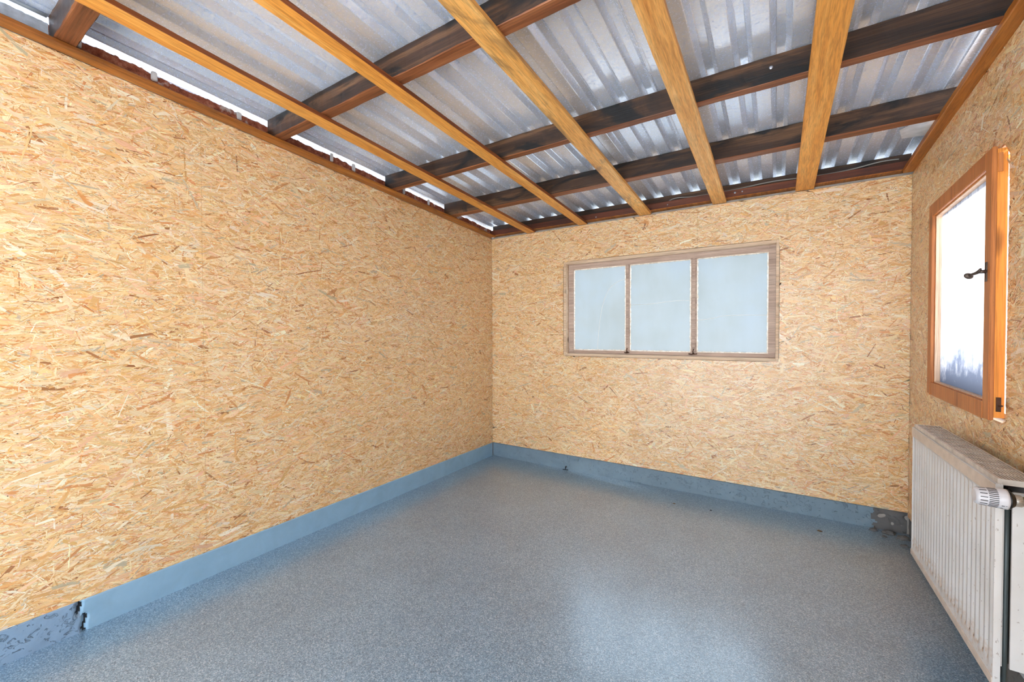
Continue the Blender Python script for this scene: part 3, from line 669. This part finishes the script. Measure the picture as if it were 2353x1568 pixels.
# thermostatic valve head
YV, ZV = -1.634, .7440
tv = empty('thermostat_valve', (2.90, YV, ZV), 'white slotted thermostat valve head on black collar at near end of the radiator', 'valve')
bm = bmesh.new()
lathe(bm, (2.827, YV, ZV), (1, 0, 0), [(0, .016), (.0015, .0205), (.005, .0232), (.043, .0255), (.0435, .0262), (.057, .0272), (.062, .0268), (.0625, .02)], 40)
finish('valve_head', bm, 'white_plastic', tv)
bm = bmesh.new()                 # the dark slots round the head
for k in range(30):
    th = 2*math.pi*k/30
    for (s0, s1, r0, r1) in ((.007, .021, .0233, .0243), (.0235, .0415, .0244, .0255)):
        if s0 < .01 and k % 2: continue
        ca_, sa_ = math.cos(th), math.sin(th); hw_ = .0010
        P = []
        for s_, r_ in ((s0, r0), (s1, r1)):
            for q in (-hw_, hw_):
                for rr in (r_-.002, r_+.0003): P.append(bm.verts.new((2.827+s_, YV+ca_*rr-sa_*q, ZV+sa_*rr+ca_*q)))
        for f in ((0, 1, 3, 2), (4, 6, 7, 5), (0, 4, 5, 1), (2, 3, 7, 6), (1, 5, 7, 3), (0, 2, 6, 4)): bm.faces.new([P[i] for i in f])
finish('head_slots', bm, 'black_plastic', tv)
bm = bmesh.new(); lathe(bm, (2.8895, YV, ZV), (1, 0, 0), [(0, .0262), (.004, .0258), (.0075, .0215), (.011, .019), (.0125, .0175)], 32); finish('collar', bm, 'black_plastic', tv)
bm = bmesh.new(); lathe(bm, (2.902, YV, ZV), (1, 0, 0), [(0, .0135), (.001, .0148), (.014, .0148), (.0145, .012)], 32)
for k in range(24):
    th = 2*math.pi*k/24; cyl(bm, (2.903, YV+.0148*math.cos(th), ZV+.0148*math.sin(th)), (2.916, YV+.0148*math.cos(th), ZV+.0148*math.sin(th)), .0009, seg=6)
finish('union_nut', bm, 'nickel', tv)
bm = bmesh.new(); lathe(bm, (2.9165, YV, ZV), (1, 0, 0), [(0, .0125), (.03, .0125), (.036, .016), (.055, .016), (.058, .01)], 28)
tube(bm, [(2.957, YV+.005, ZV), (2.957, YV+.03, ZV), (2.957, YB+.004, ZV)], .010, 14); tube(bm, [(2.960, YV, ZV-.01), (2.960, YV, ZV-.1), (2.975, YV+.01, ZV-.35), (2.985, YV+.01, .001)], .009, 12)
finish('valve_body', bm, 'brass', tv, smooth=True)
bm = bmesh.new()                 # tiny printed scale marks on the head
for th, s0, s1 in ((-.50, .046, .052), (-.50, .054, .057), (-.95, .046, .051)):
    y = YV-.0270*math.cos(th); z = ZV+.0270*math.sin(th); box(bm, 2.827+s0, 2.827+s1, y-.0003, y+.0003, z-.0007, z+.0007)
finish('scale_mark', bm, 'black_plastic', tv)

# ------------------------------------------------------------------ small things on the floor
def lump(name, loc, sc, mat, lab, cat, seed, group=None):
    bm = bmesh.new(); bmesh.ops.create_icosphere(bm, subdivisions=3, radius=1)
    for v in bm.verts:
        v.co *= 1+.5*mn.noise(v.co*2+Vector((seed, 0, 0))); v.co = Vector((v.co.x*sc[0], v.co.y*sc[1], max(-.3, v.co.z)*sc[2]+.3*sc[2]))+Vector(loc)
    return tag(finish(name, bm, mat, smooth=True), lab, cat, group)
bm = bmesh.new(); tube(bm, [(.80, -.004, .028), (.80, -.014, .030), (.802, -.022, .022), (.80, -.026, .012)], [.006, .006, .005, .004], 8); tube(bm, [(.775, -.018, .004), (.80, -.02, .006), (.822, -.012, .005)], .0035, 6)
tag(finish('pipe_stub', bm, 'dark_dirt', smooth=True), 'small blackened pipe stub at the foot of the back plinth', 'pipe')
lump('floor_crumb', (1.755, -.26, .0), (.010, .004, .003), 'debris', 'small reddish brown crumb on the floor near the middle of the back plinth', 'crumb', 3)
lump('floor_crumb', (2.585, -.215, .0), (.012, .007, .004), 'debris', 'larger ochre crumb on the floor in the dim right corner', 'crumb', 5)
lump('floor_crumb', (1.99, -.245, .0), (.005, .004, .003), 'dark_dirt', 'tiny black crumb on the floor right of the reddish one', 'crumb', 7)
for i, (x, y, s_) in enumerate([(2.93, -.035, .03), (2.86, -.03, .02), (2.985, -.08, .03), (2.90, -.10, .012), (2.97, -.19, .018)]):
    lump('plaster_rubble', (x, y, 0), (s_, s_*.7, s_*.5), 'concrete', 'crumbled grey plaster bit heaped in the corner behind the radiator', 'rubble', i*3, 'rubble in the corner behind the radiator')
